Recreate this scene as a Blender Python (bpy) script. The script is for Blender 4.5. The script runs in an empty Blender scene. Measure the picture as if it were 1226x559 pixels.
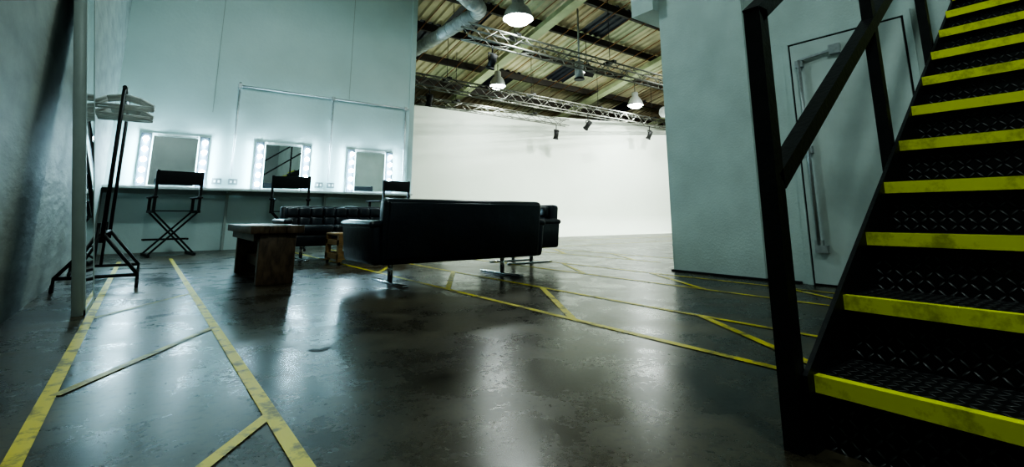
import bpy, bmesh, math, random
from mathutils import Vector, Matrix
random.seed(7)
scene = bpy.context.scene

# ---------------------------------------------------------------- materials
def newmat(name):
    m = bpy.data.materials.new(name); m.use_nodes = True
    nt = m.node_tree
    return m, nt, nt.nodes['Principled BSDF']

def simple(name, col, rough=0.5, metal=0.0, var=0.12, scale=6.0, bump=0.0, bscale=40.0, stretch=(1,1,1), emit=None, estr=0, spec=None):
    m, nt, b = newmat(name)
    N = nt.nodes; L = nt.links
    tc = N.new('ShaderNodeTexCoord'); mp = N.new('ShaderNodeMapping')
    mp.inputs['Scale'].default_value = stretch
    L.new(tc.outputs['Object'], mp.inputs['Vector'])
    nz = N.new('ShaderNodeTexNoise'); nz.inputs['Scale'].default_value = scale; nz.inputs['Detail'].default_value = 6
    L.new(mp.outputs[0], nz.inputs['Vector'])
    cr = N.new('ShaderNodeValToRGB')
    cr.color_ramp.elements[0].position = 0.3; cr.color_ramp.elements[1].position = 0.7
    cr.color_ramp.elements[0].color = tuple(c*(1-var) for c in col)+(1,)
    cr.color_ramp.elements[1].color = tuple(min(1,c*(1+var)) for c in col)+(1,)
    L.new(nz.outputs['Fac'], cr.inputs['Fac']); L.new(cr.outputs['Color'], b.inputs['Base Color'])
    b.inputs['Roughness'].default_value = rough; b.inputs['Metallic'].default_value = metal
    if spec is not None: b.inputs['Specular IOR Level'].default_value = spec
    if bump:
        n2 = N.new('ShaderNodeTexNoise'); n2.inputs['Scale'].default_value = bscale; n2.inputs['Detail'].default_value = 5
        L.new(mp.outputs[0], n2.inputs['Vector'])
        bp = N.new('ShaderNodeBump'); bp.inputs['Strength'].default_value = bump; bp.inputs['Distance'].default_value = 0.01
        L.new(n2.outputs['Fac'], bp.inputs['Height']); L.new(bp.outputs[0], b.inputs['Normal'])
    if emit:
        b.inputs['Emission Color'].default_value = tuple(emit)+(1,)
        b.inputs['Emission Strength'].default_value = estr
    return m

M_wall = simple('painted_board_wall', (0.56,0.69,0.68), 0.55, var=0.05, scale=1.5, bump=0.25, bscale=18)
M_wallL = simple('painted_block_wall', (0.23,0.265,0.25), 0.6, var=0.20, scale=4, bump=0.8, bscale=9, stretch=(1,.5,1.6))
M_part = simple('partition_paint', (0.55,0.64,0.61), 0.5, var=0.09, scale=2.5, bump=0.3, bscale=50)
M_door = simple('door_paint', (0.58,0.65,0.62), 0.4, var=0.12, scale=3)
M_cyc = simple('cyclorama_paint', (0.81,0.86,0.78), 0.6, var=0.03, scale=0.8)
M_outer = simple('outer_wall_paint', (0.45,0.47,0.42), 0.7, var=0.1, scale=2)
M_south = simple('rear_wall_paint', (0.42,0.46,0.45), 0.8, var=0.1, scale=1)
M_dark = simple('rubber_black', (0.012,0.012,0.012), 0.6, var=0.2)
M_blacksteel = simple('black_painted_steel', (0.010,0.010,0.011), 0.45, var=0.3, scale=20, bump=0.2, bscale=60)
M_leather = simple('black_leather', (0.014,0.018,0.028), 0.30, var=0.3, scale=5, bump=0.45, bscale=12, spec=.7)
M_chrome = simple('chrome', (0.7,0.72,0.74), 0.12, 1.0, var=0.03)
M_galv = simple('galvanised_steel', (0.50,0.53,0.54), 0.4, 0.7, var=0.12, scale=25)
M_duct = simple('spiral_duct_steel', (0.40,0.43,0.42), 0.45, 0.3, var=0.2, scale=10)
M_alu = simple('truss_aluminium', (0.24,0.24,0.21), 0.45, 0.6, var=0.1)
M_mirror = simple('mirror_glass', (0.80,0.84,0.84), 0.015, 1.0, var=0.0)
M_white = simple('white_enamel', (0.75,0.80,0.80), 0.35, var=0.03)
M_strip = simple('bulb_panel_metal', (0.08,0.10,0.12), 0.4, var=0.03)
M_grey = simple('grey_frame', (0.36,0.42,0.40), 0.45, var=0.08)
M_canvas = simple('black_canvas', (0.010,0.011,0.013), 0.85, var=0.2, scale=40)
M_purlin = simple('purlin_steel', (0.028,0.022,0.016), 0.6, var=0.3, scale=4)
M_rafter = simple('rafter_green_paint', (0.48,0.53,0.32), 0.6, var=0.15, scale=3)
M_roofA = simple('roof_sheet_cream', (0.68,0.63,0.43), 0.6, var=0.18, scale=1.5)
M_roofB = simple('roof_sheet_beige', (0.50,0.42,0.27), 0.6, var=0.25, scale=1.5)
M_roofC = simple('roof_sheet_dark', (0.03,0.035,0.05), 0.5, var=0.3)
M_roofD = simple('roof_sheet_greenish', (0.54,0.56,0.38), 0.6, var=0.2, scale=1.5)
M_rod = simple('rust_primer_rod', (0.26,0.12,0.04), 0.7, var=0.2)
M_bulb = simple('bulb_lit', (0.9,0.95,1), 0.4, var=0, emit=(0.58,0.87,1.0), estr=150)
M_hb = simple('high_bay_lens_lit', (1,1,1), 0.4, var=0, emit=(0.90,1.0,0.98), estr=20)
M_wood2 = simple('pine_crate_wood', (0.42,0.25,0.11), 0.6, var=0.25, scale=12, stretch=(1,6,6))
M_hang = simple('hanger_plastic', (0.80,0.82,0.80), 0.45, var=0.1)
M_socket = simple('socket_metal', (0.16,0.19,0.19), 0.35, 0.4, var=0.1)

def wood_mat():
    m, nt, b = newmat('dark_rustic_wood'); N=nt.nodes; L=nt.links
    tc=N.new('ShaderNodeTexCoord'); mp=N.new('ShaderNodeMapping'); mp.inputs['Scale'].default_value=(14,1.4,5)
    L.new(tc.outputs['Object'],mp.inputs['Vector'])
    nz=N.new('ShaderNodeTexNoise'); nz.inputs['Scale'].default_value=2.2; nz.inputs['Detail'].default_value=8; nz.inputs['Distortion'].default_value=0.3
    L.new(mp.outputs[0],nz.inputs['Vector'])
    cr=N.new('ShaderNodeValToRGB'); e=cr.color_ramp.elements
    e[0].position=.25; e[0].color=(0.04,0.025,0.016,1); e[1].position=.80; e[1].color=(0.20,0.13,0.08,1)
    L.new(nz.outputs['Fac'],cr.inputs['Fac']); L.new(cr.outputs[0],b.inputs['Base Color'])
    b.inputs['Roughness'].default_value=.42
    bp=N.new('ShaderNodeBump'); bp.inputs['Strength'].default_value=.3; bp.inputs['Distance'].default_value=.01
    L.new(nz.outputs['Fac'],bp.inputs['Height']); L.new(bp.outputs[0],b.inputs['Normal'])
    return m
M_wood = wood_mat()

def floor_mat():
    m, nt, b = newmat('polished_concrete'); N=nt.nodes; L=nt.links
    tc=N.new('ShaderNodeTexCoord')
    def noise(s,d=8,dist=0,ro=.5):
        n=N.new('ShaderNodeTexNoise'); n.inputs['Scale'].default_value=s; n.inputs['Detail'].default_value=d; n.inputs['Distortion'].default_value=dist
        n.inputs['Roughness'].default_value=ro
        L.new(tc.outputs['Object'],n.inputs['Vector']); return n
    def mix(a,wa,b2):
        x=N.new('ShaderNodeMath'); x.operation='MULTIPLY_ADD'; x.inputs[1].default_value=wa
        L.new(a.outputs['Fac'],x.inputs[0])
        if b2 is None: x.inputs[2].default_value=0
        else: L.new(b2,x.inputs[2])
        return x.outputs[0]
    a=noise(1.0,14,0.3,.6); c=noise(3.5,12,0.4,.62); s=noise(38,5); f=noise(55,8,0,.6)
    mx=mix(a,.52,mix(c,.36,mix(f,.12,None)))
    cr=N.new('ShaderNodeValToRGB'); e=cr.color_ramp.elements
    e[0].position=.38; e[0].color=(0.012,0.010,0.006,1); e[1].position=.63; e[1].color=(0.125,0.104,0.066,1)
    k=e.new(.50); k.color=(.046,.038,.024,1)
    L.new(mx,cr.inputs['Fac'])
    cr2=N.new('ShaderNodeValToRGB'); e=cr2.color_ramp.elements
    e[0].position=.33; e[0].color=(.55,.55,.55,1); e[1].position=.45; e[1].color=(1,1,1,1)
    L.new(s.outputs['Fac'],cr2.inputs['Fac'])
    mc=N.new('ShaderNodeMix'); mc.data_type='RGBA'; mc.blend_type='MULTIPLY'; mc.inputs['Factor'].default_value=1
    L.new(cr.outputs[0],mc.inputs['A']); L.new(cr2.outputs[0],mc.inputs['B']); L.new(mc.outputs['Result'],b.inputs['Base Color'])
    ry=mix(a,.35,mix(c,.45,mix(f,.20,None)))
    r=N.new('ShaderNodeMapRange'); r.inputs['From Min'].default_value=.38; r.inputs['From Max'].default_value=.62
    r.inputs['To Min'].default_value=.20; r.inputs['To Max'].default_value=.38
    L.new(ry,r.inputs['Value']); L.new(r.outputs[0],b.inputs['Roughness'])
    b2=N.new('ShaderNodeBump'); b2.inputs['Strength'].default_value=.05; b2.inputs['Distance'].default_value=.002
    L.new(f.outputs['Fac'],b2.inputs['Height']); L.new(b2.outputs[0],b.inputs['Normal'])
    b.inputs['Specular IOR Level'].default_value=.45
    return m
M_floor = floor_mat()

def tape_mat(name, c1, c2, lo=.38, hi=.55, c0=None):
    m, nt, b = newmat(name); N=nt.nodes; L=nt.links
    tc=N.new('ShaderNodeTexCoord'); n=N.new('ShaderNodeTexNoise'); n.inputs['Scale'].default_value=9; n.inputs['Detail'].default_value=12; n.inputs['Roughness'].default_value=.7
    L.new(tc.outputs['Object'],n.inputs['Vector'])
    cr=N.new('ShaderNodeValToRGB'); e=cr.color_ramp.elements
    e[0].position=lo; e[0].color=c2+(1,); e[1].position=hi; e[1].color=c1+(1,)
    L.new(n.outputs['Fac'],cr.inputs['Fac']); L.new(cr.outputs[0],b.inputs['Base Color'])
    b.inputs['Roughness'].default_value=.42
    return m
M_tape = tape_mat('worn_yellow_floor_paint',(0.60,0.50,0.03),(0.20,0.165,0.028),.40,.50)
M_tapeW = tape_mat('faded_yellow_floor_paint',(0.34,0.28,0.035),(0.08,0.066,0.022),.41,.55)
M_nose = tape_mat('yellow_nosing_paint',(0.70,0.76,0.03),(0.38,0.41,0.03),.34,.48)

def checker_plate():
    m, nt, b = newmat('black_checker_plate'); N=nt.nodes; L=nt.links
    g=N.new('ShaderNodeNewGeometry'); sp=N.new('ShaderNodeSeparateXYZ'); L.new(g.outputs['Position'],sp.inputs[0])
    def mt(op,a,bb=None,c=None):
        n=N.new('ShaderNodeMath'); n.operation=op
        for i,v in enumerate((a,bb,c)):
            if v is None: continue
            if isinstance(v,(int,float)): n.inputs[i].default_value=v
            else: L.new(v,n.inputs[i])
        return n.outputs[0]
    s=0.024
    ca=mt('DIVIDE',sp.outputs['Y'],s); cb=mt('DIVIDE',mt('ADD',sp.outputs['X'],sp.outputs['Z']),s)
    par=mt('FLOORED_MODULO',mt('ADD',mt('FLOOR',ca),mt('FLOOR',cb)),2)
    sg=mt('MULTIPLY_ADD',par,2,-1)
    u=mt('SUBTRACT',mt('FRACT',ca),.5); w=mt('MULTIPLY',mt('SUBTRACT',mt('FRACT',cb),.5),sg)
    d1=mt('ADD',u,w); d2=mt('SUBTRACT',u,w)
    q=mt('ADD',mt('POWER',mt('DIVIDE',mt('ABSOLUTE',d1),.8),2),mt('POWER',mt('DIVIDE',mt('ABSOLUTE',d2),.26),2))
    h=mt('SUBTRACT',1,mt('MINIMUM',q,1))
    bp=N.new('ShaderNodeBump'); bp.inputs['Strength'].default_value=1; bp.inputs['Distance'].default_value=.010
    L.new(h,bp.inputs['Height']); L.new(bp.outputs[0],b.inputs['Normal'])
    cr=N.new('ShaderNodeValToRGB'); e=cr.color_ramp.elements
    e[0].position=.05; e[0].color=(.012,.012,.013,1); e[1].position=.6; e[1].color=(.11,.11,.11,1)  # raised lozenges lighter: some wear, plus highlights painted into the colour
    L.new(h,cr.inputs['Fac']); L.new(cr.outputs[0],b.inputs['Base Color'])
    b.inputs['Roughness'].default_value=.40
    return m
M_check = checker_plate()

# ---------------------------------------------------------------- builder
class B:
    def __init__(s,name,T=None):
        s.name=name; s.bm=bmesh.new(); s.mats=[]; s.T=T or Matrix.Identity(4)
    def mi(s,m):
        if m not in s.mats: s.mats.append(m)
        return s.mats.index(m)
    def _fin(s,verts,mat,smooth=False):
        i=s.mi(mat); fs=set()
        for v in verts:
            for f in v.link_faces: fs.add(f)
        for f in fs: f.material_index=i; f.smooth=smooth
    def box(s,c,d,mat,rot=None,bev=0,seg=3):
        M=Matrix.Translation(Vector(c))
        if rot is not None: M=M@rot
        M=s.T@M@Matrix.Diagonal(Vector((d[0],d[1],d[2],1)))
        vs=bmesh.ops.create_cube(s.bm,size=1,matrix=M)['verts']
        if bev:
            es=list({e for v in vs for e in v.link_edges})
            r=bmesh.ops.bevel(s.bm,geom=es,offset=bev,segments=seg,affect='EDGES',profile=.5)
            allv={v for f in r['faces'] for v in f.verts}|{v for v in vs if v.is_valid}
            s._fin(allv,mat,True)
        else: s._fin(vs,mat)
    def bb(s,x0,x1,y0,y1,z0,z1,mat,bev=0,seg=3):
        s.box(((x0+x1)/2,(y0+y1)/2,(z0+z1)/2),(abs(x1-x0),abs(y1-y0),abs(z1-z0)),mat,None,bev,seg)
    def cyl(s,p,q,r,mat,n=10,r2=None,smooth=True):
        p=Vector(p);q=Vector(q);d=q-p
        M=s.T@Matrix.Translation((p+q)/2)@d.to_track_quat('Z','Y').to_matrix().to_4x4()
        vs=bmesh.ops.create_cone(s.bm,cap_ends=True,segments=n,radius1=r,radius2=r if r2 is None else r2,depth=d.length,matrix=M)['verts']
        s._fin(vs,mat,smooth)
        for v in vs:
            for f in v.link_faces:
                if len(f.verts)==n and n>4: f.smooth=False
    def bar(s,p,q,w,h,mat,up='Y'):
        p=Vector(p);q=Vector(q);d=q-p
        M=s.T@Matrix.Translation((p+q)/2)@d.to_track_quat('Z',up).to_matrix().to_4x4()@Matrix.Diagonal(Vector((w,h,d.length,1)))
        vs=bmesh.ops.create_cube(s.bm,size=1,matrix=M)['verts']; s._fin(vs,mat)
    def sph(s,c,r,mat,sc=(1,1,1),n=12):
        M=s.T@Matrix.Translation(Vector(c))@Matrix.Diagonal(Vector((sc[0],sc[1],sc[2],1)))
        vs=bmesh.ops.create_uvsphere(s.bm,u_segments=n,v_segments=max(6,n//2),radius=r,matrix=M)['verts']; s._fin(vs,mat,True)
    def lathe(s,c,prof,mat,n=24):
        c=Vector(c); rings=[]
        for (r,z) in prof:
            rings.append([s.bm.verts.new(s.T@(c+Vector((r*math.cos(2*math.pi*k/n),r*math.sin(2*math.pi*k/n),z)))) for k in range(n)])
        i=s.mi(mat)
        for a,b2 in zip(rings,rings[1:]):
            for k in range(n):
                f=s.bm.faces.new((a[k],a[(k+1)%n],b2[(k+1)%n],b2[k])); f.material_index=i; f.smooth=True
    def poly(s,pts,mat,ext=None):
        vs=[s.bm.verts.new(s.T@Vector(p)) for p in pts]
        f=s.bm.faces.new(vs); f.material_index=s.mi(mat)
        if ext is not None:
            r=bmesh.ops.extrude_face_region(s.bm,geom=[f])
            nv=[g for g in r['geom'] if isinstance(g,bmesh.types.BMVert)]
            bmesh.ops.translate(s.bm,verts=nv,vec=Vector(ext))
            s._fin(nv,mat)
    def done(s,parent=None):
        bmesh.ops.recalc_face_normals(s.bm,faces=s.bm.faces)
        me=bpy.data.meshes.new(s.name); s.bm.to_mesh(me); s.bm.free()
        for m in s.mats: me.materials.append(m)
        o=bpy.data.objects.new(s.name,me); scene.collection.objects.link(o)
        if parent: o.parent=parent
        return o
def TR(x,y,z,rz=0): return Matrix.Translation((x,y,z))@Matrix.Rotation(rz,4,'Z')

# ---------------------------------------------------------------- shell
b=B('floor'); b.bb(-.8,22.2,-4.2,16,-.2,0,M_floor); b.done()
b=B('wall_west'); b.bb(-.73,-.53,-4,9.75,0,9.4,M_wallL); b.done()
b=B('wall_south'); b.bb(-.73,22,-4.2,-4,0,9.4,M_south); b.done()
b=B('wall_east'); b.bb(22,22.2,-4.2,16,0,9.4,M_outer); b.done()
b=B('wall_north_outer'); b.bb(-.73,22,15.8,16,0,4.55,M_outer); b.done()
b=B('wall_back'); b.bb(-.53,4.45,9.55,9.75,0,6.0,M_wall); b.done()
b=B('trim_1'); b.bb(4.35,4.47,9.535,9.5495,0,6.0,M_wall); b.done()
b=B('trim_2'); b.bb(3.05,3.06,9.546,9.5495,2.85,6.0,M_grey); b.done()
b=B('trim_3'); b.bb(.75,.76,9.546,9.5495,2.3,6.0,M_grey); b.done()
b=B('wall_partition'); b.bb(4.46,8.5,-4,3.12,0,6,M_part); b.done()
b=B('wall_partition_pilaster'); b.bb(4.40,4.4595,2.19,3.12,0.018,6,M_part); b.done()
b=B('wall_partition_header'); b.bb(4.30,8.5,3.121,3.42,2.82,6,M_part); b.done()
b=B('partition_shadow_gap'); b.bb(4.385,4.46,2.17,3.14,0,.018,M_dark); b.bb(4.44,4.459,1.92,2.17,0,.018,M_dark); b.done()  # black strips standing in for the shadowed gap under the partition

# door
b=B('door_1')
b.bb(4.454,4.4595,.97,1.85,0,2.07,M_dark); b.bb(4.440,4.456,1.008,1.812,.015,2.035,M_door)
for y in (1.85,.97): b.bb(4.440,4.4595,y-.022,y+.022,0,2.05,M_part)
b.bb(4.440,4.4595,.948,1.872,2.05,2.09,M_part)
b.cyl((4.41,1.74,.30),(4.41,1.74,1.88),.014,M_galv,8)
for z in (.33,1.1,1.85): b.bb(4.405,4.44,1.71,1.77,z-.03,z+.03,M_galv)
b.bb(4.395,4.44,1.68,1.77,.26,.32,M_galv)
b.bar((4.41,1.74,1.88),(4.42,1.45,1.91),.018,.018,M_galv)
b.bb(4.40,4.44,1.42,1.50,1.87,1.95,M_galv)
b.cyl((4.40,1.05,1.0),(4.44,1.05,1.0),.02,M_galv,10)
b.done()

# cyclorama
n=Vector((-.2666,-.9638,0)); d=Vector((.9638,-.2666,0)); P0=Vector((6.6,14.0,0))
b=B('cyclorama'); bm=b.bm; i=b.mi(M_cyc)
prof=[(0,4.05)]+[(0,z) for z in (3,2,1.2)]+[(.6-.6*math.cos(a),.6-.6*math.sin(a)+.004) for a in [math.pi/2*k/8 for k in range(0,9)]]
cols=[]
for s_ in [-4+15.3*k/20 for k in range(21)]:
    base=P0+d*s_; col=[]
    for (o,z) in prof: p=base+n*o; col.append(bm.verts.new((p.x,p.y,z)))
    x=base.x+n.x*.6
    col.append(bm.verts.new((x,9.84+(x-4.6)*.015,.004)))
    cols.append(col)
for a,c in zip(cols,cols[1:]):
    for k in range(len(a)-1):
        f=bm.faces.new((a[k],c[k],c[k+1],a[k+1])); f.material_index=i; f.smooth=True
b.done()

# roof
def rz(y): return 5.2+.23*(13.2-y)
b=B('ceiling'); bm=b.bm
ys=[-4.2+1.4*k for k in range(15)]; ys[-1]=16.0
pal=[M_roofA,M_roofA,M_roofB,M_roofD,M_roofA,M_roofB,M_roofD]
x=-.75
rows=[]
while x<22.2:
    for (dx,dz) in ((0,0),(.06,.0),(.09,.05),(.21,.05)):
        rows.append([bm.verts.new((x+dx,y,rz(y)+dz)) for y in ys])
    x+=.24
choice={}
for r in range(len(rows)-1):
    for q in range(len(ys)-1):
        key=(r//16,q)
        if key not in choice:
            choice[key]=random.choice(pal) if random.random()>.12 else M_roofC
        f=bm.faces.new((rows[r][q],rows[r+1][q],rows[r+1][q+1],rows[r][q+1])); f.material_index=b.mi(choice[key])
b.done()
b=B('roof_purlin')
for y in ys[:-1]:
    z=rz(y)-.12
    b.bb(-.5,21.9,y-.05,y+.05,z-.12,z+.08,M_purlin)
b.done()
b=B('roof_rafter')
for X in (3.2,8.2,13.2,18.2):
    b.bar((X,-3.9,rz(-3.9)-.42),(X,15.7,rz(15.7)-.42),.14,.30,M_rafter,'X')
b.done()
b=B('roof_tie_rod')
for k in range(34):
    X=.2+k*.64
    if abs((X-3.2)%5)<.2: continue
    b.cyl((X,-3.9,rz(-3.9)-.25),(X,15.6,rz(15.6)-.25),.014,M_rod,5)
b.done()

# trusses
def truss(name,y,z,x0,x1,s=.15,r=.022,cable=True):
    b=B(name)
    for dy in (-s,s):
        for dz in (-s,s): b.cyl((x0,y+dy,z+dz),(x1,y+dy,z+dz),r,M_alu,8)
    m=.34; k=0; X=x0+.02
    while X+m<=x1:
        a=1 if k%2 else -1
        for e in (-s,s):
            b.cyl((X,y+e,z-s*a),(X+m,y+e,z+s*a),.009,M_alu,5)
            b.cyl((X,y-s*a,z+e),(X+m,y+s*a,z+e),.009,M_alu,5)
        X+=m;k+=1
    X=x0+1.2
    while X<x1:
        b.cyl((X,y,z+s),(X,y,rz(y)-.15),.008,M_dark,5)
        b.box((X,y,z+s+.03),(.1,.34,.06),M_dark)
        X+=2.9
    X=x0+.3
    while cable and X+1.0<x1:
        pts=[Vector((X+t,y-s-.02,z+s-.12*math.sin(math.pi*t/1.0))) for t in (0,.2,.4,.6,.8,1.0)]
        for p,q in zip(pts,pts[1:]): b.cyl(p,q,.008,M_dark,5)
        X+=1.0
    return b.done()
truss('lighting_truss',11.05,3.98,4.9,16,.14)
truss('lighting_truss',7.6,4.05,4.55,16,.13,.022,False)
truss('lighting_truss',11.95,3.70,5.7,11.3,.10,.016,False)

def spot(x,y,z,ry=.5,rx=0):
    b=B('stage_spotlight')
    b.cyl((x,y,z),(x,y,z-.16),.015,M_dark,6)
    b.bb(x-.09,x+.09,y-.012,y+.012,z-.19,z-.16,M_dark)
    for e in (-.09,.09): b.bb(x+e-.006,x+e+.006,y-.012,y+.012,z-.33,z-.16,M_dark)
    T=Vector((0,math.sin(ry),-math.cos(ry)))
    c=Vector((x,y,z-.32))
    b.cyl(c-T*.13,c+T*.12,.075,M_dark,14); b.cyl(c+T*.12,c+T*.17,.08,M_dark,14,.10)
    b.done()
for (x,y,z) in ((5.6,11.05,3.83),(14.6,11.05,3.83),(5.2,7.6,3.90),(11.4,11.05,3.83),(10.8,11.95,3.58)):
    spot(x,y,z,random.uniform(.2,.9))

# added flood lights, invented to brighten the cyclorama
def flood(x,y,z,power,tgt):
    c=Vector((x,y,z)); T=(Vector(tgt)-c).normalized()
    R=T.to_track_quat('-Z','Y').to_matrix().to_4x4()
    b=B('added_cyc_flood',Matrix.Translation(c)@R)
    b.box((0,0,.06),(.34,.20,.10),M_dark,None,.02,2)
    b.box((0,0,.005),(.30,.16,.01),M_hb)
    b.box((0,.13,-.02),(.34,.01,.12),M_dark); b.box((0,-.13,-.02),(.34,.01,.12),M_dark)
    b.T=Matrix.Identity(4)
    b.cyl((x,y,z+.08),(x,y,rz(y)-.15),.010,M_dark,6)
    o=b.done()
    l=bpy.data.lights.new('added_cyc_lamp','AREA'); l.shape='RECTANGLE'; l.size=.30; l.size_y=.16; l.energy=power; l.color=(.93,1,.93)
    lo=bpy.data.objects.new('added_cyc_lamp',l); scene.collection.objects.link(lo)
    lo.matrix_world=Matrix.Translation(c+T*.03)@R; lo.parent=o
flood(9.7,9.4,4.6,95,(9.9,13.0,.0))
flood(12.2,8.0,4.6,125,(12.6,12.4,.2))
flood(15.2,7.4,4.7,150,(15.0,11.4,.3))

# ducts
def spiral(b,p,q,r):
    p=Vector(p);q=Vector(q); b.cyl(p,q,r,M_duct,20)
    L=(q-p).length; u=(q-p)/L; k=.25
    while k<L: b.cyl(p+u*(k-.012),p+u*(k+.012),r+.012,M_duct,20); k+=.35
b=B('ventilation_duct')
spiral(b,(5.1,15.7,4.72),(5.1,8.05,4.72),.15)
pts=[Vector((5.1-.35+.35*math.cos(a),8.05-.35*math.sin(a),4.72)) for a in [math.pi/2*k/5 for k in range(6)]]
for a,c in zip(pts,pts[1:]): b.cyl(a,c,.155,M_duct,20); b.sph(c,.155,M_duct,n=20)
spiral(b,(4.75,7.7,4.72),(4.25,7.7,5.0),.15); b.sph((4.25,7.7,5.0),.155,M_duct,n=20)
spiral(b,(4.25,7.7,5.0),(4.25,7.7,6.4),.15)
for y in (9,12,14.5): b.cyl((5.1,y,4.85),(5.1,y,rz(y)-.1),.008,M_dark,5)
b.done()
b=B('ventilation_duct')
spiral(b,(14.6,10.4,4.25),(21.9,10.4,4.25),.20)
b.cyl((15.6,10.4,4.3),(15.6,10.4,rz(10.4)-.05),.10,M_duct,16)
b.done()
b=B('extractor_fan_drum')
b.cyl((8.9,8.9,4.15),(8.9,8.9,4.62),.12,M_duct,20); b.cyl((8.9,8.9,4.62),(8.9,8.9,rz(8.9)-.05),.025,M_duct,8)
b.cyl((8.9,8.9,4.12),(8.9,8.9,4.16),.14,M_dark,20); b.done()

def highbay(x,y,z,power,R=.24,col=(.90,1,.96)):
    b=B('high_bay_lamp')
    b.lathe((x,y,z),[(R,0),(R*.97,.05),(R*.85,.16),(R*.6,.26),(R*.42,.30),(R*.42,.44),(R*.25,.47),(.001,.47)],M_galv)
    b.cyl((x,y,z+.01),(x,y,z+.03),R*.93,M_hb,24)
    b.sph((x,y,z),R*.85,M_hb,(1,1,.5),n=20)
    b.cyl((x,y,z+.46),(x,y,rz(y)-.08),.012,M_dark,6)
    o=b.done()
    l=bpy.data.lights.new('lamp_light','AREA'); l.shape='DISK'; l.size=R*1.8; l.energy=power; l.color=col
    lo=bpy.data.objects.new('lamp_light',l); scene.collection.objects.link(lo); lo.location=(x,y,z-.14); lo.parent=o
highbay(5.50,7.15,4.38,28,.30)
highbay(8.1,11.55,4.4,85)
highbay(13.3,10.6,4.35,85,.27)
highbay(12.5,6.0,5.6,150)  # added lamp out of view, brightens the cyclorama side
highbay(1.7,6.0,5.6,64,col=(.74,1,.98))  # added lamp above the frame, fills the back wall
highbay(.3,-1.2,5.4,90,col=(.82,1,.97))  # added lamp behind the camera, fills the stair risers and partition front

# ---------------------------------------------------------------- floor markings
b=B('yellow_floor_marking')
def line(x0,y0,x1,y1,w=.05,z=.0025,mat=None):
    p=Vector((x0,y0,0));q=Vector((x1,y1,0));u=(q-p).normalized();v=Vector((-u.y,u.x,0))*w/2
    b.poly([(p+v)+Vector((0,0,z)),(q+v)+Vector((0,0,z)),(q-v)+Vector((0,0,z)),(p-v)+Vector((0,0,z))],mat or M_tape)
line(-.175,-1,-.175,7.8,.040); line(.35,-1,.35,8.0,.040)
line(-.16,.95,.345,1.6,.034,.003); line(-.16,2.16,.345,2.97,.034,.003,M_tapeW); line(-.16,3.62,.345,4.35,.034,.003,M_tapeW)
for X in (1.93,2.57,3.50,4.08): line(X,-1.5 if X<3 else .2,X,8.6,.042)
for k in range(5):
    line(1.94,.66+1.38*k,2.56,1.65+1.38*k,.042,.003)
    line(3.51,.95+1.28*k,4.07,1.88+1.28*k,.042,.003)
for X in (5.1,5.7): line(X,3.8,X,9.3)
for k in range(4): line(5.11,4.2+1.3*k,5.69,5.1+1.3*k,.05,.003)
line(4.2,6.9,12,6.9); line(4.2,8.4,13,8.4)
b.done()
b=B('floor_chip')
pts=[(.62,2.21),(.645,2.19),(.68,2.20),(.71,2.235),(.685,2.245),(.655,2.23),(.635,2.25),(.61,2.24)]
b.poly([(x,y,.0015) for x,y in pts],M_dark); b.done()

# ---------------------------------------------------------------- counter + makeup mirrors
b=B('makeup_counter')
b.bb(-.528,4.34,9.18,9.5,.965,1.0,M_white); b.bb(-.528,4.34,9.5,9.532,.965,1.0,M_white)
b.bb(-.528,4.34,9.50,9.532,.90,.965,M_grey)
for X in (-.45,1.1,2.7,4.3):
    b.bb(X-.02,X+.02,9.25,9.532,.93,.965,M_grey); b.bb(X-.02,X+.02,9.49,9.532,.0,.965,M_grey)
b.done()
for cx in (.295,1.92,3.545):
    b=B('makeup_mirror')
    y=9.548
    b.bb(cx-.46,cx+.46,y-.03,y,1.0,1.86,M_white)
    b.bb(cx-.32,cx+.32,y-.04,y-.03,1.02,1.83,M_grey)
    b.bb(cx-.30,cx+.30,y-.044,y-.04,1.04,1.81,M_mirror)
    for sx in (-.395,.395):
        b.bb(cx+sx-.065,cx+sx+.065,y-.05,y-.03,1.01,1.85,M_strip,.004,1)
        for k in range(5):
            z=1.10+k*.163
            b.cyl((cx+sx,y-.07,z),(cx+sx,y-.05,z),.022,M_chrome,12)
            b.sph((cx+sx,y-.105,z),.038,M_bulb,n=12)
    b.done()
b=B('electrical_conduit')
y=9.512
b.cyl((1.12,y,2.82),(4.34,y,2.82),.018,M_galv,8); b.cyl((1.12,y,2.78),(1.12,y,2.88),.022,M_galv,8)
for X in (1.12,2.74,4.26):
    b.cyl((X,y,1.2),(X,y,2.82),.018,M_galv,8); b.bb(X-.03,X+.03,y-.02,y+.02,2.78,2.86,M_galv)
    z=1.5
    while z<2.8: b.bb(X-.025,X+.025,y,y+.036,z-.01,z+.01,M_galv); z+=.45
b.done()
for X in (.92,1.16,2.58,2.80,4.22):
    b=B('wall_socket'); b.bb(X-.07,X+.07,9.51,9.549,1.08,1.18,M_socket,.005,1)
    b.bb(X-.045,X-.015,9.505,9.515,1.11,1.15,M_white); b.bb(X+.015,X+.045,9.505,9.515,1.11,1.15,M_white); b.done()

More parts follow.
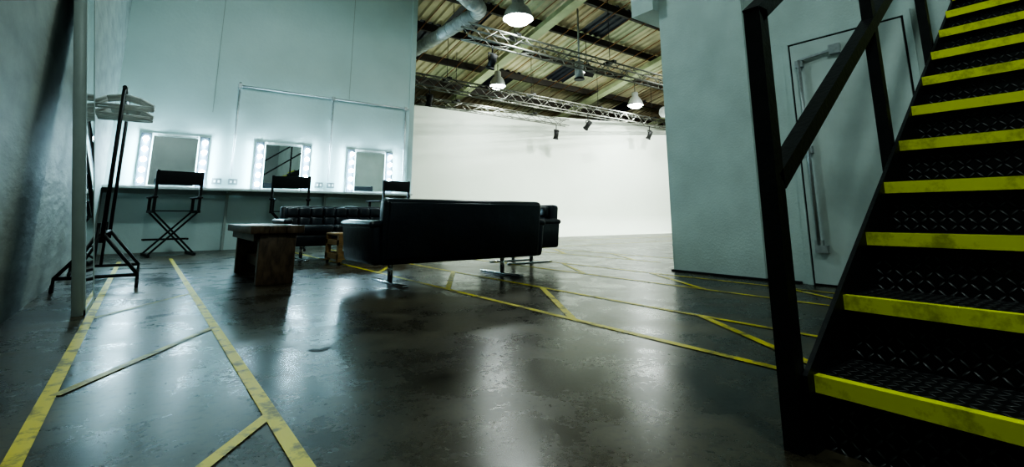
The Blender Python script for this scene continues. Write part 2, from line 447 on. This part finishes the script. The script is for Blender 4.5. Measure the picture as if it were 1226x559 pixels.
# director chairs
def dchair(x,y,rot):
    b=B('director_chair',TR(x,y,0,rot))
    w=.27; dd=.22
    for yy in (-dd,dd):
        b.bar((-w,yy,.03),(w,yy,.62),.03,.022,M_blacksteel); b.bar((w,yy+.025,.03),(-w,yy+.025,.62),.03,.022,M_blacksteel)
    for sx in (-w,w):
        b.bb(sx-.018,sx+.018,-dd-.05,dd+.07,0,.035,M_blacksteel)
        b.bb(sx-.018,sx+.018,-dd-.04,dd+.06,.60,.635,M_blacksteel)
        b.bb(sx-.018,sx+.018,-dd-.015,-dd+.02,.60,1.20,M_blacksteel)
        b.bb(sx-.018,sx+.018,dd-.015,dd+.02,.60,.82,M_blacksteel)
        b.bb(sx-.035,sx+.035,-dd-.03,dd+.08,.81,.835,M_blacksteel,.005,1)
        b.bb(sx-.012,sx+.012,dd+.07,dd+.20,.20,.225,M_blacksteel)
    b.bb(-w,w,dd+.14,dd+.20,.20,.225,M_blacksteel)
    b.bb(-w,w,-dd-.03,dd+.05,.622,.632,M_canvas)
    b.bb(-w-.02,w+.02,-dd-.022,-dd+.025,1.00,1.19,M_canvas,.008,2)
    b.done()
dchair(.345,8.72,.12); dchair(1.93,8.72,-.25); dchair(3.65,8.72,.2)

# ---------------------------------------------------------------- sofas
def sofa(name,L,x,y,rot,legx,nseat):
    b=B(name,TR(x,y,0,rot))
    h=L/2; ib=h-.08
    tilt=Matrix.Rotation(.10,4,'X')
    b.bb(-h+.05,h-.05,-.28,.34,.18,.33,M_leather,.03)
    b.box((0,-.305,.435),(2*ib+.02,.12,.51),M_leather,tilt,.035,4)
    b.box((0,-.372,.44),(2*ib-.05,.02,.44),M_leather,tilt,.009,2)
    wseat=(2*ib-.06)/nseat
    for k in range(nseat):
        cx=-ib+.03+wseat*(k+.5)
        b.box((cx,.09,.375),(wseat-.01,.54,.13),M_leather,None,.04,4)
        nch=max(2,round(wseat/.16)); cw=(wseat-.01)/nch
        for j in range(nch):
            xx=cx-(wseat-.01)/2+cw*(j+.5)
            for zz in (.47,.60):
                b.box((xx,-.225-(zz-.47)*.1,zz),(cw+.004,.10,.14),M_leather,tilt,.035,3)
            b.sph((xx+cw/2,-.175,.535),.012,M_leather,n=8)
    for sx in (-1,1):
        r=Matrix.Rotation(sx*.10,4,'Y')
        b.box((sx*(h-.045),.02,.345),(.09,.70,.33),M_leather,r,.035,4)
        b.box((sx*(h-.03),.02,.49),(.11,.72,.06),M_leather,r,.028,4)
        lx=sx*legx
        b.bb(lx-.025,lx+.025,-.34,.32,.0,.018,M_chrome,.006,2)
        b.cyl((lx,-.03,.015),(lx,-.03,.20),.022,M_chrome,14)
        b.bb(lx-.06,lx+.06,-.15,.12,.168,.185,M_chrome)
    b.done()
sofa('leather_sofa',1.72,2.275,4.0,0,.575,3)
sofa('leather_sofa',2.2,2.5,6.85,math.pi,.8,4)
sofa('leather_armchair',.74,3.76,4.86,math.pi/2,.18,1)

b=B('rustic_coffee_table')
b.bb(.70,.84,4.42,5.75,.41,.475,M_wood,.006,2); b.bb(.842,.97,4.43,5.74,.41,.473,M_wood,.006,2); b.bb(.972,1.11,4.42,5.75,.41,.476,M_wood,.006,2)
b.bb(.74,.765,4.50,5.67,.35,.41,M_wood); b.bb(1.045,1.07,4.50,5.67,.35,.41,M_wood)
b.bb(.78,1.06,4.47,4.55,0,.41,M_wood,.006,2); b.bb(.78,1.06,5.60,5.67,0,.41,M_wood,.006,2)
b.bb(.88,.96,4.55,5.60,.10,.18,M_wood)
b.done()
b=B('wooden_crate_table')
for k in range(5): b.bb(1.84+k*.17,1.84+k*.17+.15,5.8,6.3,.33,.355,M_wood2,.003,1)
for X in (1.84,2.64):
    for yy in (5.8,6.24): b.bb(X,X+.05,yy,yy+.06,0.03,.33,M_wood2)
    b.bb(X,X+.03,5.8,6.3,.06,.12,M_wood2); b.bb(X,X+.03,5.8,6.3,.22,.28,M_wood2)
for X in (1.865,2.665):
    for yy in (5.83,6.27): b.cyl((X-.012,yy,.018),(X+.012,yy,.018),.018,M_dark,12)
for yy in (5.79,6.29): b.bb(1.84,2.69,yy,yy+.02,.06,.12,M_wood2); b.bb(1.84,2.69,yy,yy+.02,.22,.28,M_wood2)
b.done()

# leaning mirror
ang=.118
T=Matrix.Translation((-.205,0,.0))@Matrix.Rotation(-ang,4,'Y')
b=B('leaning_full_length_mirror',T)
b.bb(-.055,0,3.74,4.38,.0,2.12,M_grey,.003,1)
b.bb(0,.003,3.765,4.355,.03,2.09,M_mirror)
b.bb(-.002,.006,3.74,3.765,.0,2.12,M_grey); b.bb(-.002,.006,4.355,4.38,.0,2.12,M_grey); b.bb(-.002,.006,3.74,4.38,.0,.03,M_grey)
o=b.done(); o.location.z=.001

# clothes rail
b=B('clothes_rail')
cx=-.235; y0,y1=4.95,6.0
for y in (y0,y1):
    b.cyl((cx,y,.35),(cx,y,1.58),.015,M_blacksteel,10)
    b.cyl((cx-.03,y,.10),(cx-.03,y,.5),.012,M_blacksteel,8) 
    b.cyl((cx,y,.42),(cx-.24,y,.10),.013,M_blacksteel,8); b.cyl((cx,y,.42),(cx+.25,y,.10),.013,M_blacksteel,8)
    b.cyl((cx-.24,y,.10),(cx+.25,y,.10),.013,M_blacksteel,8)
    for e in (-.24,.25):
        b.cyl((cx+e,y,.05),(cx+e,y,.11),.01,M_dark,8)
        b.cyl((cx+e-.012,y,.03),(cx+e+.012,y,.03),.03,M_dark,14)
b.cyl((cx,y0-.03,1.58),(cx,y1+.03,1.58),.015,M_blacksteel,10)
b.cyl((cx,y0,.42),(cx,y1,.42),.012,M_blacksteel,8)
b.done()
b=B('coat_hangers')
def hanger(y,a,z0):
    T=TR(cx,y,z0)@Matrix.Rotation(a,4,'Z')
    def C(p,q,r=.006): b.cyl(T@Vector(p),T@Vector(q),r,M_hang,6)
    hk=[(.018*math.cos(t),0,.0+.018*math.sin(t)) for t in [math.radians(v) for v in (-20,30,80,130,180,230,270)]]
    for p,q in zip(hk,hk[1:]): C(p,q,.003)
    C((0,0,-.018),(0,0,-.06),.003)
    C((0,0,-.06),(.11,0,-.085),.011); C((.11,0,-.085),(.21,0,-.14),.011)
    C((0,0,-.06),(-.11,0,-.085),.011); C((-.11,0,-.085),(-.21,0,-.14),.011)
    C((-.20,0,-.145),(.20,0,-.145),.006)
for k in range(5): hanger(5.02+k*.05,random.uniform(-.3,.3),1.595)
for k in range(7): hanger(5.50+k*.06,random.uniform(-.25,.25),1.595)
b.done()

# ---------------------------------------------------------------- stairs
b=B('steel_staircase')
g,r=.23,.166; X0=1.36; YL,YR=.58,-.40
NS=13
for k in range(1,NS+1):
    x=X0+(k-1)*g; z=r*k
    b.bb(x,x+g+.02,YR,YL,z-.036,z,M_check)
    b.bb(x+.018,x+.024,YR,YL,z-r,z-.036,M_check)
    b.bb(x-.005,x,YR,YL,z-.036,z+.003,M_nose)
    b.bb(x,x+.022,YR,YL,z,z+.003,M_nose)
def strg(y,up,dn):
    s0=X0-.04; s1=4.36
    zl=lambda x:(x-X0)/g*r+r
    pts=[(s0,y,0),(s0,y,zl(s0)+up),(s1,y,zl(s1)+up-.1),(s1,y,zl(s1)-dn),(X0+.45,y,zl(X0+.45)-dn-.05),(X0+.2,y,0)]
    b.poly(pts,M_blacksteel,(0,.012,0))
strg(YL,.035,.30); strg(YR-.012,.035,.30)
b.bb(4.36,4.395,YR,YL,NS*r-.2,NS*r,M_blacksteel)
b.bb(X0+.03,X0+.2,YR,YL,0,.01,M_blacksteel)
yh=.616
zn=lambda x:(x-X0)/g*r+r
px=[1.315,2.27,3.12,3.97]
hw=.045
b.box((1.315,yh,.56),(hw,hw,1.12),M_blacksteel)
for x in px[1:]: b.bb(x-.02,x+.02,yh-.02,yh+.02,zn(x)-.22,zn(x)+.99,M_blacksteel)
sl=r/g
def rail(h,x0,x1,w,hh):
    b.bar((x0,yh,h),(x1,yh,h+(x1-x0)*sl),w,hh,M_blacksteel,'Y')
rail(1.10,1.30,4.30,.045,.045)
rail(.64,1.33,4.30,.045,.045)
b.done()

# ---------------------------------------------------------------- world, camera
w=bpy.data.worlds.new('world'); scene.world=w; w.use_nodes=True
w.node_tree.nodes['Background'].inputs[0].default_value=(.5,.65,.65,1); w.node_tree.nodes['Background'].inputs[1].default_value=.15

cam=bpy.data.cameras.new('camera'); co=bpy.data.objects.new('camera',cam); scene.collection.objects.link(co)
cam.sensor_width=36; cam.lens=580/1226*36; cam.shift_y=-129.5/1226; cam.clip_start=.05; cam.clip_end=100
p=math.atan(109/580)
co.location=(0,0,.55); co.rotation_euler=(math.pi/2+p,0,-math.radians(36.8))
scene.camera=co
scene.view_settings.view_transform='AgX'
scene.view_settings.look='AgX - High Contrast'
scene.view_settings.exposure=0.25
